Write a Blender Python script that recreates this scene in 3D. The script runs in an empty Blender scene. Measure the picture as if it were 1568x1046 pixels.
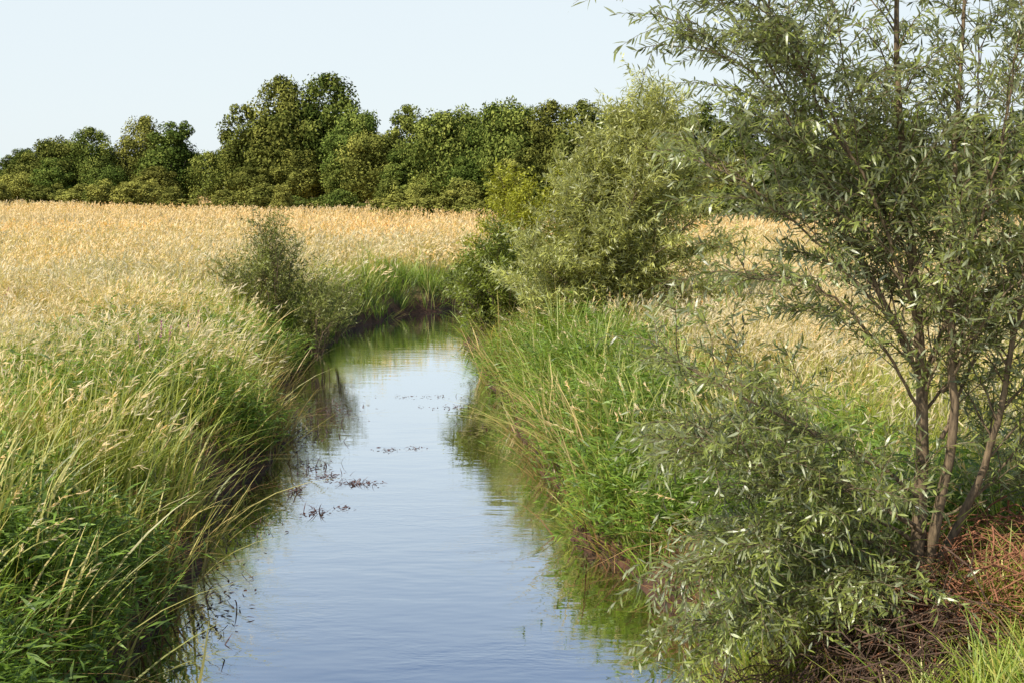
import bpy, math, random, time
import numpy as np
T0=time.time()
rng=np.random.default_rng(7)
scene=bpy.context.scene
# ------------------------------------------------------------------ river
CL=np.array([(-.55,-8,2.2),(-.6,0,2.2),(-.6,6,2.2),(-.62,9.8,2.15),(-.92,12.2,2.0),(-1.2,14.6,1.95),(-1.42,18.2,1.8),(-2.1,24.1,1.85),
 (-2.5,29.9,1.75),(-2.4,34,1.6),(-1.8,37.3,1.5),(-.2,40.2,1.5),(3,42.5,1.6),(9,44,1.7),(20,45,1.8),(45,46,1.8)])
def dens(P,n=14):
    out=[]
    for i in range(len(P)-1):
        p0=P[max(i-1,0)];p1=P[i];p2=P[i+1];p3=P[min(i+2,len(P)-1)]
        for k in range(n):
            t=k/n
            out.append(.5*((2*p1)+(-p0+p2)*t+(2*p0-5*p1+4*p2-p3)*t*t+(-p0+3*p1-3*p2+p3)*t**3))
    out.append(P[-1]);return np.array(out)
RV=dens(CL)
TG=np.gradient(RV[:,:2],axis=0);TG/=np.linalg.norm(TG,axis=1)[:,None]
def wob(x,y,seed=0,sc=1.0):
    r=np.random.default_rng(100+seed);v=0
    for k in range(7):
        a=r.uniform(0,6.283);f=sc*r.uniform(.5,2.2);ph=r.uniform(0,6.283)
        v=v+np.sin((x*np.cos(a)+y*np.sin(a))*f+ph)
    return v/4.0
def river(x,y):
    x=np.asarray(x,float).ravel();y=np.asarray(y,float).ravel()
    s=np.empty(len(x));side=np.empty(len(x));nx=np.empty(len(x));ny=np.empty(len(x))
    for a in range(0,len(x),20000):
        X=x[a:a+20000];Y=y[a:a+20000]
        d=(X[:,None]-RV[None,:,0])**2+(Y[:,None]-RV[None,:,1])**2
        i=d.argmin(1);dd=np.sqrt(d[np.arange(len(i)),i])
        s[a:a+20000]=dd-RV[i,2]
        cr=TG[i,0]*(Y-RV[i,1])-TG[i,1]*(X-RV[i,0])
        side[a:a+20000]=np.where(cr>0,-1,1)
        nx[a:a+20000]=(RV[i,0]-X)/(dd+1e-6);ny[a:a+20000]=(RV[i,1]-Y)/(dd+1e-6)
    s=s+.22*wob(x,y,1,2.1)
    return s,side,nx,ny
def height(x,y,s=None,side=None):
    if s is None: s,side,_,_=river(x,y)
    k=np.where(side<0,.55,.8)
    up=1.0*(1-np.exp(-np.maximum(s,0)/k))+.08*wob(x,y,2,1.1)*np.clip(s,0,1)
    dn=np.maximum(-.6,s*1.1)
    return np.where(s>0,up+.02,dn)
# ------------------------------------------------------------------ mesh helpers
def mk_mesh(name,V,F,mat=None,col=None,smooth=False):
    me=bpy.data.meshes.new(name)
    V=np.asarray(V,np.float32);F=np.asarray(F,np.int32)
    me.vertices.add(len(V));me.vertices.foreach_set("co",V.ravel())
    me.loops.add(F.size);me.loops.foreach_set("vertex_index",F.ravel())
    me.polygons.add(len(F));k=F.shape[1]
    me.polygons.foreach_set("loop_start",np.arange(0,F.size,k,dtype=np.int32))
    me.update(calc_edges=True)
    me.polygons.foreach_set("use_smooth",np.full(len(F),smooth,bool))
    if col is not None:
        c=np.ones((len(V),4),np.float32);c[:,:col.shape[1]]=col
        at=me.attributes.new("col",'FLOAT_COLOR','POINT');at.data.foreach_set("color",c.ravel())
    if mat: me.materials.append(mat)
    return me
def add(name,me,parent=None):
    o=bpy.data.objects.new(name,me);scene.collection.objects.link(o)
    if parent: o.parent=parent
    return o
class Acc:
    def __init__(s): s.V=[];s.F=[];s.C=[];s.n=0
    def add(s,V,F,C):
        s.V.append(V.astype(np.float32));s.F.append((F+s.n).astype(np.int32));s.C.append(C.astype(np.float32));s.n+=len(V)
    def mesh(s,name,mat,smooth=False):
        me=mk_mesh(name,np.concatenate(s.V),np.concatenate(s.F),mat,np.concatenate(s.C),smooth);print(name,len(me.polygons),round(time.time()-T0,1));return me
def norm(a): return a/(np.linalg.norm(a,axis=-1,keepdims=True)+1e-9)
def blades(acc,base,h,w,lx,ly,droop,K=5,v=None,kind=0.,wp=.75,tint=0.):
    n=len(h);t=np.linspace(0,1,K+1)[None,:]
    lm=np.sqrt(lx*lx+ly*ly)+1e-6;az=np.arctan2(ly,lx)
    out=h[:,None]*(lm[:,None]*t+droop[:,None]*t**2.2)
    up=h[:,None]*(t/np.sqrt(1+lm[:,None]**2)-(.42*droop[:,None])*t**3)
    px=base[:,0,None]+out*np.cos(az)[:,None];py=base[:,1,None]+out*np.sin(az)[:,None];pz=base[:,2,None]+up
    tw=az[:,None]+math.pi/2+rng.uniform(-.9,.9,(n,1))+t*rng.uniform(-.8,.8,(n,1))
    ww=w[:,None]*.5*np.clip(np.minimum(1,.55+t*2.2)*(1-t)**wp,.06,1)
    V=np.empty((n,K+1,2,3))
    for k,sg in ((0,-1),(1,1)):
        V[:,:,k,0]=px+sg*ww*np.cos(tw);V[:,:,k,1]=py+sg*ww*np.sin(tw);V[:,:,k,2]=pz
    idx=np.arange(n*(K+1)*2).reshape(n,K+1,2)
    F=np.stack([idx[:,:-1,0],idx[:,:-1,1],idx[:,1:,1],idx[:,1:,0]],-1).reshape(-1,4)
    if v is None: v=rng.random(n)
    C=np.empty((n,K+1,2,4));C[...,0]=t[:,:,None];C[...,1]=v[:,None,None];C[...,2]=kind;C[...,3]=np.broadcast_to(tint,(n,))[:,None,None]
    acc.add(V.reshape(-1,3),F,C.reshape(-1,4))
    return np.stack([px,py,pz],-1)
def leaves(acc,P,D,N,L,W,v,rows=((0,.2),(.35,1),(.7,.75),(1,.05)),curl=.15,kind=0.,tint=0.):
    n=len(P);D=norm(D);S=norm(np.cross(D,N));N=norm(np.cross(S,D))
    R=len(rows);V=np.empty((n,R,2,3));C=np.empty((n,R,2,4))
    for r,(t,wf) in enumerate(rows):
        c=P+D*(L*t)[:,None]-N*(L*curl*t*t)[:,None]
        V[:,r,0]=c-S*(W*wf*.5)[:,None];V[:,r,1]=c+S*(W*wf*.5)[:,None]
        C[:,r,:,0]=t
    C[...,1]=v[:,None,None];C[...,2]=kind;C[...,3]=np.broadcast_to(tint,(n,))[:,None,None]
    idx=np.arange(n*R*2).reshape(n,R,2)
    F=np.stack([idx[:,:-1,0],idx[:,:-1,1],idx[:,1:,1],idx[:,1:,0]],-1).reshape(-1,4)
    acc.add(V.reshape(-1,3),F,C.reshape(-1,4))
def tube(acc,P,R,n=6,v=.5):
    P=np.asarray(P,float);R=np.asarray(R,float);m=len(P)
    T=norm(np.gradient(P,axis=0));ref=np.array([.31,.87,.22]);A=norm(np.cross(T,ref));B=np.cross(T,A)
    a=np.linspace(0,2*math.pi,n,endpoint=False)
    V=P[:,None]+R[:,None,None]*(A[:,None]*np.cos(a)[None,:,None]+B[:,None]*np.sin(a)[None,:,None])
    i=np.arange(m*n).reshape(m,n);j=np.roll(i,-1,1)
    F=np.stack([i[:-1],j[:-1],j[1:],i[1:]],-1).reshape(-1,4)
    acc.add(V.reshape(-1,3),F,np.full((m*n,4),v))
# ------------------------------------------------------------------ materials
class NT:
    def __init__(s,name):
        s.m=bpy.data.materials.new(name);s.m.use_nodes=True;s.t=s.m.node_tree;s.t.nodes.clear()
        s.out=s.n('ShaderNodeOutputMaterial')
    def n(s,t,**k):
        x=s.t.nodes.new(t)
        for a,b in k.items(): setattr(x,a,b)
        return x
    def l(s,a,b): s.t.links.new(a,b)
    def set(s,sock,v):
        if isinstance(v,bpy.types.NodeSocket): s.l(v,sock)
        else: sock.default_value=v
    def mix(s,f,a,b,blend='MIX'):
        x=s.n('ShaderNodeMix',data_type='RGBA',blend_type=blend)
        s.set(x.inputs[0],f)
        for q,v in ((6,a),(7,b)):
            if isinstance(v,tuple): v=(*v,1) if len(v)==3 else v
            s.set(x.inputs[q],v)
        return x.outputs[2]
    def math(s,op,a,b=0.,clamp=False):
        x=s.n('ShaderNodeMath',operation=op);x.use_clamp=clamp;s.set(x.inputs[0],a);s.set(x.inputs[1],b);return x.outputs[0]
    def noise(s,scale,detail=3,vec=None,rough=.55):
        x=s.n('ShaderNodeTexNoise');x.inputs['Scale'].default_value=scale;x.inputs['Detail'].default_value=detail;x.inputs['Roughness'].default_value=rough
        if vec is not None: s.l(vec,x.inputs['Vector'])
        return x.outputs['Fac']
    def ramp(s,f,stops):
        x=s.n('ShaderNodeValToRGB');e=x.color_ramp.elements
        while len(e)<len(stops): e.new(.5)
        for i,(p,c) in enumerate(stops): e[i].position=p;e[i].color=(*c,1)
        s.l(f,x.inputs[0]);return x.outputs[0]
def plant_mat(name,gr,gt,sr=None,st=None,trans=.3,gloss=.04,rough=.5,bright=(.72,1.3),head=None,head2=None,under=None,inst=False):
    m=NT(name)
    at=m.n('ShaderNodeAttribute',attribute_name='col');sp=m.n('ShaderNodeSeparateColor');m.l(at.outputs['Color'],sp.inputs[0])
    t,v,k=sp.outputs[0],sp.outputs[1],sp.outputs[2]
    ti=at.outputs['Alpha']
    if inst: ti=m.n('ShaderNodeAttribute',attribute_name='tint',attribute_type='INSTANCER').outputs['Fac']
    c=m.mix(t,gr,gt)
    if sr:
        c2=m.mix(t,sr,st)
        f=m.math('ADD',ti,m.math('MULTIPLY',m.math('SUBTRACT',v,.5),.7),True)
        c=m.mix(f,c,c2)
    if head:
        hc=m.mix(v,head,head2) if head2 else head
        c=m.mix(k,c,hc)
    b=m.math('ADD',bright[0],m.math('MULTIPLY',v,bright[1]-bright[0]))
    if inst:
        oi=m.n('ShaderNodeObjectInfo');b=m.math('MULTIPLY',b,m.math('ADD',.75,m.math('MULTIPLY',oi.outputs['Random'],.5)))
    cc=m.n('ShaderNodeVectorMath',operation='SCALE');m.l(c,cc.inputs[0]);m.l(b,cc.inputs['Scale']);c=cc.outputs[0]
    if under:
        geo=m.n('ShaderNodeNewGeometry');c=m.mix(geo.outputs['Backfacing'],c,under)
    d=m.n('ShaderNodeBsdfDiffuse');m.l(c,d.inputs[0]);o=d.outputs[0]
    if trans>0:
        tr=m.n('ShaderNodeBsdfTranslucent');tc=m.mix(1.,c,(1.25,1.25,.55),'MULTIPLY');m.l(tc,tr.inputs[0])
        x=m.n('ShaderNodeMixShader');x.inputs[0].default_value=trans;m.l(o,x.inputs[1]);m.l(tr.outputs[0],x.inputs[2]);o=x.outputs[0]
    if gloss>0:
        g=m.n('ShaderNodeBsdfGlossy');g.inputs['Roughness'].default_value=rough;g.inputs[0].default_value=(1,1,1,1)
        y=m.n('ShaderNodeMixShader');y.inputs[0].default_value=gloss;m.l(o,y.inputs[1]);m.l(g.outputs[0],y.inputs[2]);o=y.outputs[0]
    m.l(o,m.out.inputs[0]);return m.m
def bark_mat(name,a,b):
    m=NT(name);tc=m.n('ShaderNodeNewGeometry').outputs['Position']
    mp=m.n('ShaderNodeMapping');mp.inputs['Scale'].default_value=(1,1,.25);m.l(tc,mp.inputs[0])
    f=m.noise(45,4,mp.outputs[0]);c=m.ramp(f,[(.3,a),(.7,b)])
    p=m.n('ShaderNodeBsdfPrincipled');p.inputs['Roughness'].default_value=.85;m.l(c,p.inputs['Base Color'])
    bu=m.n('ShaderNodeBump');bu.inputs['Strength'].default_value=.7;bu.inputs['Distance'].default_value=.01;m.l(f,bu.inputs['Height']);m.l(bu.outputs[0],p.inputs['Normal'])
    m.l(p.outputs[0],m.out.inputs[0]);return m.m
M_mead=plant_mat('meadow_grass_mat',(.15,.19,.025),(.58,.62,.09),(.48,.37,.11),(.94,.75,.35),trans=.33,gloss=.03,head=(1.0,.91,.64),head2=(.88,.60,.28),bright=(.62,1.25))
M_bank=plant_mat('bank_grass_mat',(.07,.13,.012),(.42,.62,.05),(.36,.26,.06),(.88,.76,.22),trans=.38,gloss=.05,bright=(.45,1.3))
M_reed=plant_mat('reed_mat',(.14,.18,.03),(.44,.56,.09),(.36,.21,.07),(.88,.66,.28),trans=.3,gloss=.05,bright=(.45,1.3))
M_dead=plant_mat('dead_stalk_mat',(.08,.035,.015),(.28,.13,.05),(.20,.10,.04),(.62,.38,.16),trans=.1,gloss=.03,bright=(.5,1.3))
M_wil=plant_mat('willow_leaf_mat',(.16,.19,.04),(.24,.27,.055),trans=.3,gloss=.07,rough=.42,under=(.42,.45,.26),bright=(.35,1.6))
M_wil2=plant_mat('grey_willow_leaf_mat',(.32,.33,.075),(.46,.46,.12),trans=.28,gloss=.05,rough=.45,under=(.52,.53,.27),bright=(.35,1.5))
M_shr=plant_mat('shrub_leaf_mat',(.16,.20,.02),(.24,.28,.035),trans=.3,gloss=.05,bright=(.4,1.4))
M_yel=plant_mat('young_willow_mat',(.36,.37,.03),(.46,.46,.05),trans=.3,bright=(.6,1.3))
M_shl=plant_mat('osier_leaf_mat',(.19,.21,.045),(.29,.31,.07),trans=.25,bright=(.4,1.4))
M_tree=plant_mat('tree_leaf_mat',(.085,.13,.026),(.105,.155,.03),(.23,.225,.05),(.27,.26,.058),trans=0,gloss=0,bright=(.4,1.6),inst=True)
M_weed=plant_mat('water_weed_mat',(.07,.025,.015),(.13,.05,.03),trans=.1,gloss=.08)
M_purp=plant_mat('loosestrife_mat',(.08,.13,.03),(.14,.19,.05),trans=.25,head=(.65,.22,.45))
M_herb=plant_mat('herb_mat',(.10,.17,.02),(.32,.48,.055),trans=.35,gloss=.05,bright=(.45,1.3))
M_bark=bark_mat('willow_bark_mat',(.07,.048,.028),(.30,.21,.12))
M_bark2=bark_mat('tree_bark_mat',(.04,.032,.022),(.10,.08,.055))
M_root=bark_mat('root_mat',(.14,.05,.025),(.46,.20,.10))
M_twig=bark_mat('dead_twig_mat',(.035,.022,.015),(.18,.10,.06))
m=NT('ground_mat');pos=m.n('ShaderNodeNewGeometry').outputs['Position']
sx=m.n('ShaderNodeSeparateXYZ');m.l(pos,sx.inputs[0])
c1=m.ramp(m.noise(.35,5,pos),[(.35,(.13,.12,.035)),(.5,(.24,.17,.06)),(.7,(.34,.24,.09))])
c2=m.ramp(m.noise(9,5,pos),[(.3,(.5,.5,.5)),(.7,(1.1,1.1,1.1))])
c=m.mix(1.,c1,c2,'MULTIPLY')
mud=m.ramp(m.noise(6,5,pos),[(.3,(.03,.015,.008)),(.7,(.13,.06,.03))])
f=m.n('ShaderNodeMapRange');m.l(sx.outputs[2],f.inputs[0]);f.inputs[1].default_value=.2;f.inputs[2].default_value=.55
c=m.mix(f.outputs[0],mud,c)
p=m.n('ShaderNodeBsdfPrincipled');p.inputs['Roughness'].default_value=.95;m.l(c,p.inputs['Base Color'])
bu=m.n('ShaderNodeBump');bu.inputs['Strength'].default_value=.8;bu.inputs['Distance'].default_value=.05;m.l(m.noise(14,5,pos),bu.inputs['Height']);m.l(bu.outputs[0],p.inputs['Normal'])
m.l(p.outputs[0],m.out.inputs[0]);M_ground=m.m
m=NT('water_mat');pos=m.n('ShaderNodeNewGeometry').outputs['Position']
mp=m.n('ShaderNodeMapping');mp.inputs['Scale'].default_value=(1.0,2.3,1);m.l(pos,mp.inputs[0])
w1=m.noise(1.4,2,mp.outputs[0]);w2=m.noise(9,2,mp.outputs[0])
patch=m.ramp(m.noise(.45,2,pos),[(.45,(.08,.08,.08)),(.64,(1,1,1))])
hh=m.math('ADD',w1,m.math('MULTIPLY',m.math('MULTIPLY',w2,.45),patch))
bu=m.n('ShaderNodeBump');bu.inputs['Strength'].default_value=1;bu.inputs['Distance'].default_value=.0035;m.l(hh,bu.inputs['Height'])
d=m.n('ShaderNodeBsdfDiffuse');d.inputs[0].default_value=(.07,.038,.014,1)
g=m.n('ShaderNodeBsdfGlossy');g.inputs['Roughness'].default_value=.02;g.inputs[0].default_value=(.93,.97,1,1)
m.l(bu.outputs[0],g.inputs['Normal'])
fr=m.n('ShaderNodeFresnel');fr.inputs[0].default_value=1.9
fm=m.math('ADD',m.math('MULTIPLY',fr.outputs[0],.6),.62,True)
x=m.n('ShaderNodeMixShader');m.l(fm,x.inputs[0]);m.l(d.outputs[0],x.inputs[1]);m.l(g.outputs[0],x.inputs[2]);m.l(x.outputs[0],m.out.inputs[0]);M_water=m.m
# ------------------------------------------------------------------ ground + water
def axis(lo,hi,a,b,step,far_n):
    core=np.arange(a,b+1e-6,step)
    r=np.geomspace(step,hi-b,far_n)+b;l=a-np.geomspace(step,a-lo,far_n)
    return np.concatenate([l[::-1],core,r])
gx=axis(-1500,1500,-9,12,.2,30);gy=axis(-60,2200,4,48,.25,34)
X,Y=np.meshgrid(gx,gy);x=X.ravel();y=Y.ravel();z=height(x,y)
i=np.arange(len(x)).reshape(X.shape);F=np.stack([i[:-1,:-1],i[:-1,1:],i[1:,1:],i[1:,:-1]],-1).reshape(-1,4)
add('ground',mk_mesh('ground',np.stack([x,y,z],1),F,M_ground,smooth=True))
wx=np.linspace(-12,44,57);wy=np.linspace(-8,50,59);X,Y=np.meshgrid(wx,wy);i=np.arange(X.size).reshape(X.shape)
F=np.stack([i[:-1,:-1],i[:-1,1:],i[1:,1:],i[1:,:-1]],-1).reshape(-1,4)
add('stream_water',mk_mesh('water',np.stack([X.ravel(),Y.ravel(),0*X.ravel()],1),F,M_water,smooth=True))
# ------------------------------------------------------------------ grass
def wedge(n,y0,y1,pw=1.0,mx=.43):
    u=rng.random(n);y=(y0**(pw+1)+u*(y1**(pw+1)-y0**(pw+1)))**(1/(pw+1))
    return rng.uniform(-1,1,n)*(mx*y+.7),y
def sst(a,b,v):
    t=np.clip((v-a)/(b-a),0,1);return t*t*(3-2*t)
def nearw(x,y,r): return (x-2.67)**2+(y-9.0)**2<r*r
def tangle(x,y): return ((x-2.75)/1.3)**2+((y-8.2)/1.35)**2<1+.35*wob(x,y,40,2.5)
class Tufts:
    def __init__(s,x,y,q,R,tint,sc,tilt=None,mess=.2):
        n=len(x);s.q=q
        rep=lambda a:np.repeat(a,q)
        r=np.sqrt(rng.random(n*q))*rep(np.broadcast_to(R,(n,)));th=rng.uniform(0,6.283,n*q)
        s.th=th;s.x=rep(x)+r*np.cos(th);s.y=rep(y)+r*np.sin(th)
        s.s,s.side,s.nx,s.ny=river(s.x,s.y)
        s.z=np.maximum(height(s.x,s.y,s.s,s.side),-.1)-.03
        s.tint=rep(tint);s.sc=rep(sc);s.n=n*q
        ta=rng.uniform(0,6.283,n);tm=np.abs(rng.normal(0,mess,n));s.tx=rep(tm*np.cos(ta));s.ty=rep(tm*np.sin(ta))
        s.v=np.clip(rep(rng.random(n))*.5+rng.random(n*q)*.5,0,1)
        tl=0 if tilt is None else tilt(s.s)*rep(rng.uniform(.0,1.7,n))
        s.tx=s.tx+s.nx*tl;s.ty=s.ty+s.ny*tl
        s.base=np.stack([s.x,s.y,s.z],1)
def grass(acc,T,h,w,lean,droop,K,wp=.75,wind=0.,kind=0.,spread=.9):
    a=T.th+rng.normal(0,spread,T.n);l=rng.uniform(*lean,T.n)
    return blades(acc,T.base,rng.uniform(*h,T.n)*T.sc,w(T) if callable(w) else rng.uniform(*w,T.n),l*np.cos(a)+T.tx+wind,l*np.sin(a)+T.ty,droop[0]+(droop[1]-droop[0])*rng.random(T.n)**1.6,K=K,v=T.v,wp=wp,tint=T.tint,kind=kind)
def heads(acc,C,v,tint,q,L,W,scale,t0=.76):
    n,K1,_=C.shape;K=K1-1
    t=rng.uniform(t0,1.0,(n,q))*K;i0=np.minimum(t.astype(int),K-1);f=(t-i0)[...,None]
    ar=np.arange(n)[:,None];P=C[ar,i0]*(1-f)+C[ar,i0+1]*f
    tan=norm(C[:,-1]-C[:,-2])[:,None]
    D=tan+rng.normal(0,.3,(n,q,3))+np.array([.08,0,-.15])
    P=P.reshape(-1,3);D=D.reshape(-1,3);m=len(P);sc=np.repeat(scale,q)
    leaves(acc,P,D,rng.normal(0,1,(m,3)),rng.uniform(*L,m)*sc**.5,rng.uniform(*W,m)*sc,np.repeat(v,q),rows=((0,.3),(.45,1),(1,.1)),kind=1.,tint=np.repeat(tint,q))
def meadow_layer(acc,n,y0,y1,pw,q,K,hq,leafq,R):
    x,y=wedge(n,y0,y1,pw);s,side,nx,ny=river(x,y);L=side<0
    keep=(s>.7+.4*wob(x,y,5,.9))&~((~L)&(y<22)&(s<1.9+.8*wob(x,y,25,.8)))&~(L&(y<12.8+1.8*wob(x,y,6,.7)))&~nearw(x,y,1.2)
    keep&=rng.random(n)<np.where(~L&(y<26),.6,1.)*np.clip(1.0+.8*wob(x,y,26,1.4),.2,1)
    x,y,s,side=x[keep],y[keep],s[keep],side[keep];L=side<0
    tint=.6+.5*wob(x,y,7,.4)+.25*wob(x,y,57,1.5)+.35*sst(20,45,y)-.4*(1-sst(.6,2.4,s))-.3*(1-sst(12,16,y))*L-.36*((~L)&(y<24))-.12*((~L)&(y<32))
    tint=np.clip(tint,0,1)
    sc=rng.uniform(.6,1.15,len(x))*np.where(L,1.,.82)*(1+.22*wob(x,y,8,.9))
    T=Tufts(x,y,q,R,tint,sc,lambda s:.15*np.exp(-s/.6))
    wf=np.clip(T.y/17,1,6)
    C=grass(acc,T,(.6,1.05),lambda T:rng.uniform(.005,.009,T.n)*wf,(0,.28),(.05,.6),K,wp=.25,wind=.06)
    vv=np.clip(T.v*.8+.3*sst(40,70,T.y)-.12*(T.y<32)+.25*wob(T.x,T.y,27,.3),0,1)
    hm=rng.random(T.n)<np.where(T.tint<.25,.3,.9)
    heads(acc,C[hm],vv[hm],T.tint[hm],hq,(.06,.12),(.009,.016),wf[hm]**.9)
    T=Tufts(x,y,leafq,R,tint*.75,sc,lambda s:.15*np.exp(-s/.6))
    wf=np.clip(T.y/17,1,6)
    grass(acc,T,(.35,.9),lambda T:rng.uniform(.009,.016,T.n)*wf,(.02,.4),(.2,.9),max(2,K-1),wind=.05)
a=Acc()
meadow_layer(a,8200,10.2,34,.45,8,4,6,6,.2)
meadow_layer(a,7600,32,68,.3,6,3,5,4,.3)
add('meadow_grass',a.mesh('meadow_grass',M_mead))
a=Acc();x,y=wedge(13000,64,250,.1)
T=Tufts(x,y,5,np.clip(y/120,.4,1.5),np.clip(.85+.25*wob(x,y,9,.12),0,1),rng.uniform(.75,1.1,len(x))*(1+.1*wob(x,y,28,.25)))
T.v=np.clip(T.v*.6+.5+.25*wob(T.x,T.y,29,.08),0,1.1)
C=grass(a,T,(.6,1.0),lambda T:.02*np.clip(T.y/60,1,5),(0,.2),(.05,.4),2,wp=.2,kind=.85)
heads(a,C,T.v,T.tint,2,(.09,.16),(.02,.04),np.clip(T.y/60,1,4))
add('distant_meadow_grass',a.mesh('distant_meadow_grass',M_mead))
a=Acc()
x,y=wedge(42000,6.2,47,.3,.40);s,side,nx,ny=river(x,y);L=side<0
wd=np.where(L,1.2+4.8*(1-sst(12,16.5,y)),2.2)
keep=(s>.06)&(s<wd+.5*wob(x,y,11,1.2))&~nearw(x,y,.7)&~tangle(x,y)
keep&=(rng.random(len(x))<np.clip(.6+.9*wob(x,y,31,2.8),.08,1))|(y>28)
x,y,s,side=x[keep],y[keep],s[keep],side[keep];L=side<0
tint=np.clip(-.02+.36*wob(x,y,12,1.1)+.3*sst(14,20,y)*L*(y<26)+.18*(~L)+.2*(s<.3)*(y<28)-.2*(L&(y<12))+rng.normal(0,.12,len(x)),0,1)
sc=rng.uniform(.5,1.2,len(x))*(1+.35*wob(x,y,13,1.9))*np.where(s<.3,.75,1)*np.where(y>28,1.15,1)
fine=wob(x,y,33,1.3)+rng.normal(0,.3,len(x))>.85
tl=lambda s:.22*np.exp(-s/.4)
nearm=y<16
for msk,q,h,w,dr,K in ((~fine&nearm,11,(.25,.68),(.014,.031),(.03,.7),5),(fine&nearm,14,(.3,.75),(.005,.011),(.1,.8),4),(~fine&~nearm,8,(.3,.8),(.017,.034),(.05,.8),4),(fine&~nearm,10,(.35,.85),(.008,.014),(.1,.8),3)):
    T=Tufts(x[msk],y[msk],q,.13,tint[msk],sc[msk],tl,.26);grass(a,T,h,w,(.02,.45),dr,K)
add('bank_grass',a.mesh('bank_grass',M_bank))
a=Acc();x,y=wedge(3200,7,26,.3,.4);s,side,_,_=river(x,y);k=(s>.4)&(s<6)&(rng.random(len(x))<.3)&~nearw(x,y,.8)&~tangle(x,y);x,y=x[k],y[k]
T=Tufts(x,y,3,.2,np.full(len(x),.55),rng.uniform(.8,1.1,len(x)),lambda s:.1*np.exp(-s/.8));C=grass(a,T,(.6,1.0),(.005,.008),(0,.25),(.1,.6),6,wp=.2)
heads(a,C,T.v,T.tint,14,(.03,.06),(.007,.012),np.ones(T.n),t0=.82)
add('flowering_grass',a.mesh('flowering_grass',M_mead))
a=Acc();x,y=wedge(15000,6.2,30,.3,.4);s,side,_,_=river(x,y);L=side<0
k=(s>.05)&(s<np.where(L,3.0,2.0))&(wob(x,y,14,1.1)>-.15)&~nearw(x,y,.7)&~tangle(x,y);x,y=x[k],y[k]
T=Tufts(x,y,4,.12,np.zeros(len(x)),rng.uniform(.6,1.25,len(x)),lambda s:.35*np.exp(-s/.5))
C=grass(a,T,(.35,.8),(.006,.009),(.05,.4),(0,.4),4,wp=.2)
q=11;t=rng.uniform(.2,1,(T.n,q))*4;i0=np.minimum(t.astype(int),3);f=(t-i0)[...,None];ar=np.arange(T.n)[:,None]
P=(C[ar,i0]*(1-f)+C[ar,i0+1]*f).reshape(-1,3);az_=rng.uniform(0,6.283,len(P));D=np.stack([np.cos(az_),np.sin(az_),rng.uniform(-.1,.8,len(P))],1)
leaves(a,P,D,np.array([0,0,1.])+rng.normal(0,.4,P.shape),rng.uniform(.08,.18,len(P)),rng.uniform(.014,.03,len(P)),rng.random(len(P)),curl=.3,rows=((0,.3),(.4,1),(1,.08)))
add('bank_herbs',a.mesh('bank_herbs',M_herb))
a=Acc();x,y=wedge(9000,7,42,.3,.4);s,side,_,_=river(x,y);L=side<0;dn=wob(x,y,15,1.0)
k=(s>.02)&~tangle(x,y)&(((L)&(s<2.0)&(dn>.2)&(y<24))|((L)&(s<1.3)&(y>30)&(rng.random(len(x))<.5))|((~L)&(s<1.6)&(y>14.5)&(y<25.5)&(rng.random(len(x))<.9))|((~L)&(s<1.3)&(dn>.35)&(y>9.5)))
x,y,s=x[k],y[k],s[k]
T=Tufts(x,y,7,.2,np.clip(.32+.5*wob(x,y,16,1.3)+.35*(s<.35)-.3*(y>30),0,1),rng.uniform(.5,1.1,len(x)),lambda s:.3*np.exp(-s/.5),.25)
grass(a,T,(.7,1.3),(.018,.038),(.02,.35),(.03,.75),6,wp=.6);add('reeds',a.mesh('reeds',M_reed))
a=Acc();x,y=wedge(13000,7,44,.2,.35);s,side,_,_=river(x,y);k=(s>-.05)&(s<.6)&(rng.random(len(x))<np.clip(.4+.6*wob(x,y,41,1.3),.08,1))&~((y>30)&(x<-2.2));x,y=x[k],y[k]
T=Tufts(x,y,7,.2,rng.random(len(x)),rng.uniform(.35,.85,len(x)),lambda s:rng.uniform(.0,.6,len(s)),.3)
grass(a,T,(.4,.95),(.009,.024),(.1,.7),(.1,1.2),4,spread=2.);add('dead_stalks',a.mesh('dead_stalks',M_dead))
a=Acc();pl=np.array([(-4.2,16.6),(-4.45,19.4),(-9.0,25.0),(-8.8,23.6)]);x,y=pl[:,0],pl[:,1]
T=Tufts(x,y,3,.12,0*x,np.ones(len(x)));C=grass(a,T,(.85,1.05),(.006,.008),(0,.15),(0,.1),5,wp=.1);heads(a,C,T.v,T.tint,30,(.015,.03),(.01,.014),np.ones(T.n),t0=.8)
add('purple_loosestrife',a.mesh('loosestrife',M_purp))
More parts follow.
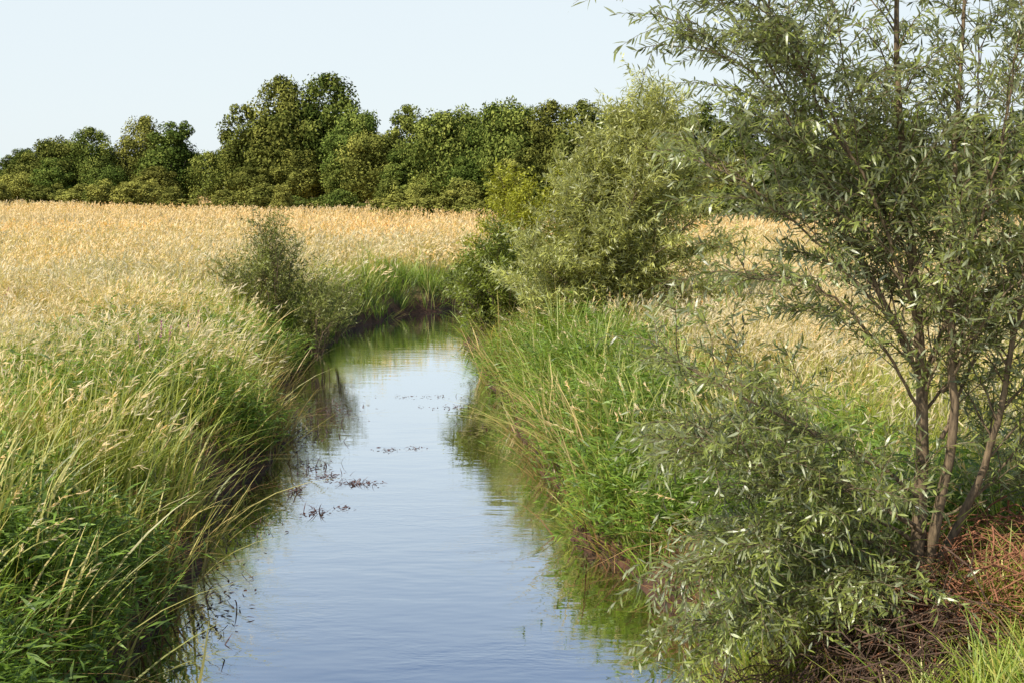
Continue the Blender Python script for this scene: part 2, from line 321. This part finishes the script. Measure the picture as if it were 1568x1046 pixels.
# ------------------------------------------------------------------ woody plants
def curve(pts,n):
    return dens(np.array(pts,float),max(2,n//max(1,len(pts)-1)))
def interp(P,t):
    f=t*(len(P)-1);i=min(int(f),len(P)-2);return P[i]*(1-(f-i))+P[i+1]*(f-i)
def willow(name,stems,mat,bark,l1=20,l1len=(.5,1.3),l2=8,l2len=(.2,.5),leafstep=.03,leafL=(.05,.09),leafW=(.010,.015),t0=.25,droop=.25,full=True,outward=.6,sides=8):
    root=add(name,None);W=Acc();Lf=Acc();LP=[];LD=[];LV=[]
    def leafup(P,step,start,vb):
        seg=np.linalg.norm(np.diff(P,axis=0),axis=1).sum();n=max(2,int(seg/step))
        T=norm(np.gradient(P,axis=0));t=np.minimum(start+(1-start)*(np.arange(n)+rng.random(n))/n,.999);f=t*(len(P)-1);i=np.minimum(f.astype(int),len(P)-2);g=(f-i)[:,None]
        p=P[i]*(1-g)+P[i+1]*g;tt=T[i];r=rng.normal(0,1,(n,3));r-=tt*(r*tt).sum(1)[:,None]
        LP.append(p);LD.append(tt*.75+norm(r)*.8+np.array([0,0,-.12]));LV.append(np.clip(vb+rng.normal(0,.2,n),0,1))
    for st in stems:
        pts,r0,r1=st[:3];dm=st[3] if len(st)>3 else 1.0;ts=st[4] if len(st)>4 else t0
        P=curve(pts,24);m=len(P);P=P+np.cumsum(rng.normal(0,.009,P.shape),0)
        R=r0+(r1-r0)*np.linspace(0,1,m)**.6;tube(W,P,R,sides)
        T=norm(np.gradient(P,axis=0));slen=np.linalg.norm(np.diff(P,axis=0),axis=1).sum()
        n1=max(3,int(l1*slen/4*dm))
        for k in range(n1):
            t=ts+(1-ts)*(k+rng.random())/n1;t=min(t,.98);p=interp(P,t);tt=T[int(t*(m-1))]
            az=rng.uniform(0,6.283);o=np.array([math.cos(az),math.sin(az),rng.uniform(-.1,.4)])
            d=norm(tt*rng.uniform(.5,1.1)+o*outward*1.3)
            ln=rng.uniform(*l1len)*(1.15-.6*t);q=7;vb=rng.uniform(.1,.9)
            u=np.linspace(0,1,q)[:,None]
            B=p+d*ln*u+np.array([0,0,1.])*ln*(.22*u-droop*u*u)+np.cumsum(rng.normal(0,.018,(q,3)),0)*ln
            rr=np.linspace(min(.012,max(.0035,R[int(t*(m-1))]*.35)),.002,q);tube(W,B,rr,4)
            leafup(B,leafstep*1.2,.25,vb)
            TB=norm(np.gradient(B,axis=0));n2=max(2,int(l2*ln/np.mean(l1len)))
            for j in range(n2):
                t2=.15+.85*(j+rng.random())/n2;t2=min(t2,.98);p2=interp(B,t2);az=rng.uniform(0,6.283)
                d2=norm(TB[int(t2*(q-1))]*rng.uniform(.6,1.1)+np.array([math.cos(az),math.sin(az),rng.uniform(-.3,.4)])*.7)
                l=rng.uniform(*l2len);u2=np.linspace(0,1,4)[:,None]
                Q=p2+d2*l*u2+np.array([0,0,-1.])*l*droop*.9*u2*u2
                if full: tube(W,Q,np.array([.0024,.002,.0016,.001]),3)
                leafup(Q,leafstep,.05,vb)
    LP=np.concatenate(LP);LD=np.concatenate(LD);LV=np.concatenate(LV);n=len(LP)
    N=rng.normal(0,.6,(n,3))+np.array([0,0,1.])
    rows=((0,.2),(.35,1),(.7,.75),(1,.05)) if full else ((0,.3),(.45,1),(1,.08))
    leaves(Lf,LP,LD,N,rng.uniform(*leafL,n),rng.uniform(*leafW,n),LV,rows=rows,curl=.2)
    add('trunk_and_branches',W.mesh('wood',bark,True),root)
    add('foliage',Lf.mesh('foliage',mat),root)
    print(name,'leaves',n);return root
rng=np.random.default_rng(21)
S=[([(2.67,9,.35),(2.62,9,1.15),(2.63,9,2.0),(2.5,9.05,3.2),(2.4,9.1,4.3),(2.35,9.1,5.5)],.078,.009,1.5,.4),
([(2.64,9,.9),(2.76,8.9,2.0),(2.72,8.95,3),(2.74,9,4),(2.8,9,5.5)],.045,.007,1.5,.33),
([(2.68,9,.9),(3.0,9.0,1.6),(3.2,8.9,2.6),(3.35,8.9,4),(3.5,9,5.2)],.04,.006,1.6,.3),
([(2.6,9,2.3),(2.3,9.2,3.0),(2.0,9.3,3.7),(1.6,9.3,4.4),(1.1,9.3,4.9)],.02,.004,2.0),
([(2.6,9,2.6),(2.3,8.9,3.4),(1.85,8.9,4.2),(1.45,8.8,4.8)],.017,.004,2.1),
([(2.3,9,3.1),(1.9,9,3.7),(1.5,8.9,4.2),(1.1,8.9,4.4)],.013,.003,2.1),
([(2.2,9,3.6),(1.8,8.9,4.3),(1.4,8.8,4.7),(1.05,8.8,4.75)],.012,.003,1.9),
([(2.6,9,2.5),(2.1,8.9,3.0),(1.6,8.8,3.45),(1.25,8.8,3.6)],.015,.003,2.2),
([(2.6,9,2.1),(2.2,8.8,2.6),(1.75,8.7,2.9),(1.35,8.6,2.95)],.014,.003,1.7),
([(2.62,9,1.5),(2.2,8.9,1.8),(1.6,8.8,2.1),(1.0,8.8,2.4)],.02,.003,2.4,.3),
([(2.62,9,1.2),(2.1,8.9,1.5),(1.55,8.7,1.75),(1.1,8.6,1.9)],.02,.003,3.3,.2),
([(2.62,9,1.3),(2.1,9.3,1.6),(1.6,9.4,1.8),(1.2,9.4,1.8)],.018,.003,2.8,.2),
([(2.62,9,1.1),(2.1,8.8,1.35),(1.6,8.6,1.4),(1.25,8.5,1.3)],.018,.003,3.6,.2),
([(2.62,9,.9),(2.0,9.3,1.15),(1.45,9.4,1.2)],.016,.003,4.0,.2),
([(2.65,9,.7),(2.2,8.7,.95),(1.7,8.5,.95),(1.35,8.4,.85)],.015,.003,3.6,.15),
([(2.65,9,.9),(2.3,8.6,1.1),(2.0,8.4,1.1)],.014,.003,3.6,.2),
([(2.65,8.95,1.3),(2.35,8.6,1.6),(2.1,8.4,1.7)],.014,.003,2.6,.25),
([(2.64,9.1,2.2),(2.95,9.4,3.2),(3.0,9.5,4.6)],.022,.004,2.1),
([(2.6,9,2.4),(2.2,9.5,3.2),(1.9,9.8,4.4)],.018,.004,2.1),
([(2.55,9,2.9),(2.3,9.4,3.7),(2.1,9.5,4.7)],.016,.004,2.1),
([(2.72,8.95,2.6),(2.95,8.7,3.5),(3.1,8.6,4.7)],.016,.004,2.1),
([(2.74,8.95,1.9),(3.1,9.2,2.6),(3.5,9.3,3.0)],.016,.004,2.1),
([(2.74,8.95,2.2),(2.95,8.7,2.7),(3.2,8.6,3.1)],.014,.003,1.9),
([(2.7,9,1.3),(3.1,9.2,1.6),(3.6,9.2,2.3)],.016,.003,2.1,.3),
([(2.7,9.1,1.1),(3.2,9.6,1.3),(3.8,9.8,1.6)],.016,.003,2.0,.4),
([(3.2,8.9,2.6),(3.5,8.8,3.2),(3.8,8.8,3.6)],.012,.003,2.2)]
willow('willow_tree',S,M_wil,M_bark,l1=25,l1len=(.3,.9),l2=8,l2len=(.15,.42),leafstep=.024,leafL=(.05,.095),leafW=(.011,.018),t0=.12,droop=.3)
S=[]
for tx,ty,tz in [(2.45,25.8,5.0),(2.1,26.3,4.5),(2.9,25.6,4.5),(1.6,25.4,4.2),(1.1,25.3,3.8),(3.3,26.2,4.0),(2.4,25.0,4.2),(.9,25.2,3.1),(1.2,24.8,3.3),(2.2,24.6,3.4),(3.4,25.1,3.1),(1.1,26.4,3.3),(1.9,25.9,4.6),(0,25.6,1.8),(3.2,24.9,2.1),(1.0,24.6,2.1),(1.7,24.4,2.6),(.5,24.9,2.1),(2.6,24.6,2.5),(1.5,25.8,4.0),(2.7,25.8,3.6),(.5,24.6,1.5),(2.3,25.5,4.7),(2.8,25.4,4.2),(3.6,25.4,2.4),(3.3,25.9,3.5),(.4,25.5,2.5),(2.2,25.2,1.6),(3.5,25.0,1.6),(2.5,26.2,5.0),(2.7,25.5,4.7)]:
    b=np.array([1.6+rng.normal(0,.15),25.7+rng.normal(0,.15),.45]);T=np.array([tx,ty,tz]);mid=(b+T)/2+np.array([-(tx-1.6)*.12,0,.35])
    S.append(([b,mid,T],.035,.006,1.45))
willow('willow_tree',S,M_wil2,M_bark,l1=34,l1len=(.35,1.1),l2=8,l2len=(.2,.45),leafstep=.034,leafL=(.09,.15),leafW=(.019,.032),t0=.1,full=False,sides=5,droop=.05)
def shrub(name,lobes,mat,n=22,ls=(.07,.11),lw=(.025,.04),step=.04,l1=34,ll=(.3,.7)):
    S=[]
    for c,rx,ry,h,fr in lobes:
        c=np.array(c,float)
        for k in range(int(n*fr)):
            a=rng.uniform(0,6.283);r=math.sqrt(rng.random());e=1-.55*r*r
            T=c+np.array([rx*r*math.cos(a),ry*r*math.sin(a),h*e*rng.uniform(.7,1.05)])
            b=c+np.array([rx*.45*r*math.cos(a),ry*.45*r*math.sin(a),-.1])
            S.append(([b,(b*.45+T*.55)+np.array([0,0,.12*h]),T],.018,.004,1.2))
    return willow(name,S,mat,M_bark,l1=l1,l1len=ll,l2=6,l2len=(.15,.35),leafstep=step,leafL=ls,leafW=lw,t0=.05,full=False,sides=4,droop=.08)
shrub('alder_shrub',[((-.2,28.4,.3),1.05,1.2,2.3,1)],M_shr,n=28)
shrub('yellow_green_shrub',[((.4,33.0,.9),1.5,1.3,3.0,1)],M_yel,n=24)
shrub('osier_shrub',[((-4.5,27.6,.6),.9,1.0,2.25,.4),((-5.2,28.0,.8),.8,.9,1.7,.35),((-3.95,27.4,.3),.75,.9,1.5,.35),((-3.85,29.4,.4),.6,1.0,1.4,.3)],M_shl,n=34,ls=(.06,.10),lw=(.014,.022),step=.036,ll=(.25,.8))
# ------------------------------------------------------------------ far trees
def inst_group(coll):
    g=bpy.data.node_groups.new('scatter_'+coll.name,'GeometryNodeTree')
    g.interface.new_socket('Geometry',in_out='INPUT',socket_type='NodeSocketGeometry')
    g.interface.new_socket('Geometry',in_out='OUTPUT',socket_type='NodeSocketGeometry')
    N=g.nodes;I=N.new('NodeGroupInput');O=N.new('NodeGroupOutput')
    ip=N.new('GeometryNodeInstanceOnPoints');ci=N.new('GeometryNodeCollectionInfo')
    ci.inputs['Collection'].default_value=coll;ci.inputs['Separate Children'].default_value=True;ci.inputs['Reset Children'].default_value=True
    def na(nm,ty):
        a=N.new('GeometryNodeInputNamedAttribute');a.data_type=ty;a.inputs['Name'].default_value=nm
        return [o for o in a.outputs if o.enabled and o.name=='Attribute'][0]
    L=g.links
    L.new(I.outputs[0],ip.inputs['Points']);L.new(ci.outputs[0],ip.inputs['Instance'])
    ip.inputs['Pick Instance'].default_value=True
    L.new(na('idx','INT'),ip.inputs['Instance Index']);L.new(na('rot','FLOAT_VECTOR'),ip.inputs['Rotation']);L.new(na('scl','FLOAT_VECTOR'),ip.inputs['Scale'])
    L.new(ip.outputs[0],O.inputs[0]);return g
def scatter(name,meshes,P,rot,scl,tint):
    coll=bpy.data.collections.new(name+'_parts')
    for k,me in enumerate(meshes): coll.objects.link(bpy.data.objects.new('%s_part_%02d'%(name,k),me))
    n=len(P);me=bpy.data.meshes.new(name);me.vertices.add(n);me.vertices.foreach_set('co',np.asarray(P,np.float32).ravel())
    idx=rng.integers(0,len(meshes),n)
    def at(nm,ty,arr,key):
        a=me.attributes.new(nm,ty,'POINT');a.data.foreach_set(key,np.ascontiguousarray(arr).ravel())
    at('idx','INT',idx.astype(np.int32),'value');at('rot','FLOAT_VECTOR',np.asarray(rot,np.float32),'vector')
    at('scl','FLOAT_VECTOR',np.asarray(scl,np.float32),'vector');at('tint','FLOAT',np.asarray(tint,np.float32),'value')
    o=add(name,me);md=o.modifiers.new('scatter','NODES');md.node_group=inst_group(coll);print(name,n);return o
def tree_var(nl=70,q=230,rx=3.6,rz=5.3,cz=6.3,lob=(.7,1.5),leaf=(.16,.30),fill=2500):
    a=Acc();P=[];N=[];V=[]
    ns=rng.integers(2,5);sub=[]
    for j in range(ns):
        az=rng.uniform(0,6.28);sub.append((rng.uniform(.2,1.5)*math.cos(az),rng.uniform(.2,1.5)*math.sin(az),rng.uniform(.74,1.0)))
    sub[0]=(sub[0][0]*.4,sub[0][1]*.4,1.0)
    for k in range(nl):
        sxx,syy,sh=sub[rng.integers(0,ns)]
        d=norm(rng.normal(0,1,3));rr=rng.uniform(.5,1)**.5
        c=np.array([sxx+d[0]*rx*.78*rr,syy+d[1]*rx*.78*rr,(cz+d[2]*rz*rr)*sh])
        if c[2]<1.5: c[2]=rng.uniform(.8,2.5)
        R=rng.uniform(*lob)*(1.1-.3*(c[2]>8))
        if c[2]+R*.9>12: c[2]=12-R*.9-rng.uniform(0,.5)
        dd=norm(rng.normal(0,1,(q,3)))
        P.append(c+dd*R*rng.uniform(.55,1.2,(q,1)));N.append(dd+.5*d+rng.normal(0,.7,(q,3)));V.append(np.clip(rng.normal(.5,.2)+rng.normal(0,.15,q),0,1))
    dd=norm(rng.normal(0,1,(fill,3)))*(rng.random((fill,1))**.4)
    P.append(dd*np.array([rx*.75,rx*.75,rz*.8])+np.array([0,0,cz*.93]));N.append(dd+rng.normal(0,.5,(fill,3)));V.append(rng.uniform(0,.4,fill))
    P=np.concatenate(P);N=norm(np.concatenate(N));v=np.concatenate(V);n=len(P)
    D=np.cross(N,rng.normal(0,1,(n,3)));L=rng.uniform(*leaf,n)
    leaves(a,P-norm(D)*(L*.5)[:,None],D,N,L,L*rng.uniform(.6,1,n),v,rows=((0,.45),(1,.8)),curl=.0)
    W=Acc();tube(W,[(0,0,-.3),(.05,0,2),(0,.1,5),(.1,0,9)],[.32,.26,.18,.05],7)
    for k in range(7):
        az=rng.uniform(0,6.28);z0=rng.uniform(1.8,5.5);o=np.array([math.cos(az),math.sin(az),0])
        tube(W,[np.array([0,0,z0]),o*1.4+np.array([0,0,z0+1.2]),o*2.8+np.array([0,0,z0+2.6])],[.13,.08,.03],5)
    nf=sum(len(f) for f in a.F);V0=np.concatenate(a.V);F0=np.concatenate(a.F);C0=np.concatenate(a.C)
    V1=np.concatenate(W.V);F1=np.concatenate(W.F)+len(V0);C1=np.concatenate(W.C)
    me=mk_mesh('tree',np.concatenate([V0,V1]),np.concatenate([F0,F1]),M_tree,np.concatenate([C0,C1]))
    me.materials.append(M_bark2)
    mi=np.zeros(len(me.polygons),np.int32);mi[nf:]=1;me.polygons.foreach_set('material_index',mi);return me
rng=np.random.default_rng(5)
TR=[(-75,215,7.5,9,.3),(-66.6,200,8.0,9,.5),(-59.7,190,10.6,9,.5),(-55,188,10.4,8,.3),(-49.2,190,12.0,8.5,.9),(-44.5,182,8.4,7,.3),(-39.7,170,10.6,9.5,.15),
(-33.8,163,8.0,6,.4),(-29,160,12.4,9,.55),(-25.3,160,15.0,10,.65),(-21,160,15.3,10.5,.25),(-17.6,158,13.0,8,.15),(-14,150,9.6,8,.7),(-10.6,150,11.4,7.5,.45),
(-6,140,12.0,8,.3),(-2.9,140,10.4,7,.1),(0,132,12.3,8,.3),(3.6,130,10.4,7,.7),(6.0,122,10.,6.5,.5),(8.8,116,9.4,7,.3),(11.4,114,9.2,7,.2),(14,110,9.,7,.4),
(17.5,108,9.,7,.3),(21,107,8.6,7.5,.2),(25,106,8.4,7,.5),(29,105,8.5,8,.3),(33,104,8.,8,.4),(37,102,8.,8,.2),(42,102,8.,8,.4),(47,100,8.,8,.3),(53,100,8,8,.4),
(-84,225,8,9,.4),(-93,230,8,9,.2)]
P=[];SC=[];TI=[]
for X,Y,h,w,ti in TR:
    P.append((X,Y,.9));SC.append((w/8.5,w/8.5,h/12));TI.append(ti)
    if X==-33.8: continue
    P.append((X+rng.uniform(-4,4),Y+rng.uniform(7,14),.9));f=h*rng.uniform(.6,.82);SC.append((w/9,w/9,f/12));TI.append(rng.uniform(0,.7))
    P.append((X+rng.uniform(-3,3),Y-rng.uniform(3,6),.8));f=h*rng.uniform(.35,.7);SC.append((w/9*.8,w/9*.8,f/12));TI.append(rng.uniform(.0,1.))
for k in range(30):
    X=-160+k*5.2;P.append((X,330+rng.uniform(-20,20),.5));SC.append((1.1,1.1,rng.uniform(.9,1.15)));TI.append(.2)
n=len(P);P=np.array(P);SC=np.array(SC);TI=np.array(TI)
rot=np.zeros((n,3));rot[:,2]=rng.uniform(0,6.28,n)
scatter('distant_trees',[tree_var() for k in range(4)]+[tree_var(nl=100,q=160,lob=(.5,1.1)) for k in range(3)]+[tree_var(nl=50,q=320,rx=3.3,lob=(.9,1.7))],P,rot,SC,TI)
P=[];SC=[];TI=[]
def hs(X,Y,h,w,ti): P.append((X,Y,.7));SC.append((w/9,w/9,h/12));TI.append(ti)
for k in range(16): hs(-80+k*2.3+rng.uniform(-.9,.9),168+rng.uniform(-3,3),rng.uniform(2.2,3.8),rng.uniform(3.5,5.5),rng.uniform(.3,.9))
for X,w in ((-43,4.5),(-40.3,5),(-38.2,4)): hs(X,150,3.6,w,1.0)
hs(-19.4,120,3.2,2.4,1.)
for k in range(8): hs(-10+k*1.4,112-k*1.0,rng.uniform(2.0,3.4),3.6,rng.uniform(.6,1))
for k in range(20): hs(2+k*2.5+rng.uniform(-1,1),92+rng.uniform(-3,3),rng.uniform(1.4,3.2),4,rng.uniform(.2,.8))
for k in range(12): hs(-34+k*2.6+rng.uniform(-1,1),138-k*.9+rng.uniform(-2,2),rng.uniform(1.3,4.),rng.uniform(2.5,5),rng.uniform(.0,.8))
n=len(P);rot=np.zeros((n,3));rot[:,2]=rng.uniform(0,6.28,n)
scatter('distant_hedge',[tree_var(nl=60,q=160,lob=(.8,1.7),leaf=(.3,.5)) for k in range(4)],np.array(P),rot,np.array(SC),np.array(TI))
# ------------------------------------------------------------------ roots, weeds, bent reeds
rng=np.random.default_rng(9)
def sticks(n,cx0,cy0,rx,ry,zr,rad=(.003,.010),ln_=(.25,.8)):
    a=Acc()
    for k in range(n):
        az=rng.uniform(0,6.283);r=math.sqrt(rng.random());cx=cx0+r*math.cos(az)*rx;cy=cy0+r*math.sin(az)*ry
        z0=max(0,float(height(np.array([cx]),np.array([cy]))[0]));ln=rng.uniform(*ln_);d=norm(np.array([rng.normal(0,1),rng.normal(-.2,.7),rng.normal(0,.55)]))
        p=np.array([cx,cy,z0+rng.uniform(0,zr)]);q=5;u=np.linspace(-.5,.5,q)[:,None]
        B=p+d*ln*u+np.array([0,0,-.5])*ln*u*u+rng.normal(0,.02,(q,3))
        tube(a,B,np.linspace(rng.uniform(*rad),.002,q),4)
    return a
a=sticks(1000,3.15,8.8,1.05,.8,.4)
for k in range(12):
    az=k/12*6.283+rng.normal(0,.2);o=np.array([math.cos(az),math.sin(az),0]);p=np.array([2.67,9,.85])
    e=p+o*.55;ze=float(height(e[:1],e[1:2])[0]);tube(a,[p,p+o*.12+np.array([0,0,-.18]),p+o*.3+np.array([0,0,ze+.06-.85]),np.array([e[0],e[1],ze-.05])],[.04,.035,.025,.012],6)
add('root_tangle',a.mesh('roots',M_root,True))
a=sticks(650,1.95,8.2,.8,.8,.5,(.003,.008),(.3,.8))
add('dead_twigs',a.mesh('twigs',M_twig,True))
a=Acc();n=1100;x=rng.uniform(1.4,4.0,n);y=rng.uniform(6.6,9.6,n);k=(wob(x,y,61,2.5)>-.1);x,y=x[k],y[k];n=len(x)
T=Tufts(x,y,8,.12,rng.uniform(0,.8,n),rng.uniform(.4,.95,n));grass(a,T,(.3,.75),(.012,.024),(.05,.5),(.1,.9),5)
add('undergrowth',a.mesh('undergrowth',M_bank))
a=Acc()
def weed(cx,cy,w,d,n,hh=.12):
    x=cx+rng.normal(0,w,n);y=cy+rng.normal(0,d,n);al=rng.uniform(0,6.28,n);l=rng.uniform(.2,1.5,n)
    b=np.stack([x,y,np.full(n,-.01)],1);blades(a,b,rng.uniform(.3,1,n)*hh,rng.uniform(.008,.02,n),l*np.cos(al),l*np.sin(al),rng.uniform(0,1,n),K=3)
    m_=n*2;P=np.stack([cx+rng.normal(0,w,m_),cy+rng.normal(0,d,m_),rng.uniform(.003,.03,m_)],1);D=rng.normal(0,1,(m_,3));D[:,2]*=.15
    leaves(a,P,D,np.tile([0,0,1.],(m_,1))+rng.normal(0,.2,(m_,3)),rng.uniform(.03,.08,m_),rng.uniform(.01,.03,m_),rng.random(m_))
for c in [(-1.83,16.6,.14,.08,34,.12),(-2.25,17.0,.12,.1,18,.14),(-2.55,17.6,.12,.25,26,.24),(-2.5,16.2,.05,.1,14,.26),(-2.1,15.1,.07,.1,16,.18),(-1.7,18.8,.12,.06,10,.1),(-1.3,18.9,.06,.06,6,.08),(-1.85,15.3,.06,.05,8,.08),
 (-3.0,20.3,.25,.9,90,.28),(-2.9,22.0,.3,.5,60,.2),(-1.5,23.6,.35,.08,16,.1),(-.9,22.5,.3,.08,16,.09),(-2.8,14,.2,.5,30,.15),(-2.5,11.5,.15,.6,40,.2),(-.3,20.5,.15,.3,16,.1)]: weed(*c)
add('water_weeds',a.mesh('weeds',M_weed))
a=Acc()
def bent(P,w,v=.8):
    P=dens(np.array(P,float),6);t=np.linspace(0,1,len(P));T=norm(np.gradient(P,axis=0));S=norm(np.cross(T,[0,.3,1.]))
    ww=w*np.clip(1.1-t,.1,1)*.5;V=np.stack([P-S*ww[:,None],P+S*ww[:,None]],1).reshape(-1,3);i=np.arange(len(P)*2).reshape(-1,2)
    F=np.stack([i[:-1,0],i[:-1,1],i[1:,1],i[1:,0]],-1);C=np.zeros((len(V),4));C[:,0]=np.repeat(t,2);C[:,1]=v;a.add(V,F,C)
bent([(-2.75,9.9,.3),(-2.4,9.95,.5),(-2.0,10.05,.66),(-1.6,10.1,.78)],.045)
bent([(-2.12,8.9,.0),(-2.02,8.95,.35),(-1.97,9.0,.7)],.04)
bent([(-2.9,12.6,.3),(-2.6,12.5,.55),(-2.25,12.4,.52)],.02)
bent([(-2.8,11.6,.3),(-2.5,11.5,.6),(-2.25,11.4,.35)],.02)
add('bent_reed_leaves',a.mesh('bent',plant_mat('bent_reed_mat',(.50,.42,.12),(.75,.62,.22),trans=.3)))
# ------------------------------------------------------------------ light, world, camera
el=math.radians(46);az=math.radians(232)
w=bpy.data.worlds.new("World");scene.world=w;w.use_nodes=True;t=w.node_tree;t.nodes.clear()
sky=t.nodes.new('ShaderNodeTexSky');sky.sky_type='NISHITA';sky.sun_disc=False;sky.sun_elevation=el;sky.sun_rotation=az
sky.air_density=1.0;sky.dust_density=.7;sky.ozone_density=2
mx=t.nodes.new('ShaderNodeMix');mx.data_type='RGBA'
tc=t.nodes.new('ShaderNodeTexCoord');sp=t.nodes.new('ShaderNodeSeparateXYZ');t.links.new(tc.outputs['Generated'],sp.inputs[0])
mr=t.nodes.new('ShaderNodeMapRange');mr.inputs[1].default_value=.13;mr.inputs[2].default_value=.38;mr.inputs[3].default_value=.97;mr.inputs[4].default_value=.0
t.links.new(sp.outputs[2],mr.inputs[0])
mp=t.nodes.new('ShaderNodeMapping');mp.inputs['Scale'].default_value=(1,1,5);t.links.new(tc.outputs['Generated'],mp.inputs[0])
nz=t.nodes.new('ShaderNodeTexNoise');nz.inputs['Scale'].default_value=2.5;nz.inputs['Detail'].default_value=5;t.links.new(mp.outputs[0],nz.inputs['Vector'])
ma=t.nodes.new('ShaderNodeMath');ma.operation='MULTIPLY_ADD';ma.use_clamp=True;t.links.new(nz.outputs[0],ma.inputs[0]);ma.inputs[1].default_value=.35;t.links.new(mr.outputs[0],ma.inputs[2])
mb=t.nodes.new('ShaderNodeMath');mb.operation='SUBTRACT';mb.use_clamp=True;t.links.new(ma.outputs[0],mb.inputs[0]);mb.inputs[1].default_value=.12
t.links.new(mb.outputs[0],mx.inputs[0]);t.links.new(sky.outputs[0],mx.inputs[6]);mx.inputs[7].default_value=(6.1,6.7,7.0,1)
bg=t.nodes.new('ShaderNodeBackground');bg.inputs[1].default_value=.14;t.links.new(mx.outputs[2],bg.inputs[0])
o=t.nodes.new('ShaderNodeOutputWorld');t.links.new(bg.outputs[0],o.inputs[0])
sl=bpy.data.lights.new('sun','SUN');sl.energy=5;sl.angle=math.radians(.5);sl.color=(1,.94,.82)
so=add('sun',sl)
from mathutils import Vector
d=Vector((math.sin(az)*math.cos(el),math.cos(az)*math.cos(el),math.sin(el)));so.rotation_euler=d.to_track_quat('Z','Y').to_euler();so.location=(-20,-20,40)
cam=bpy.data.cameras.new('camera');cam.lens=50;cam.sensor_width=36;cam.clip_end=5000;cam.clip_start=.1
co=add('camera',cam);co.location=(0,0,3.5);co.rotation_euler=(math.radians(90-6.2),0,0);scene.camera=co
scene.view_settings.view_transform='Standard';scene.view_settings.look='None';scene.view_settings.exposure=0
print('done',time.time()-T0)
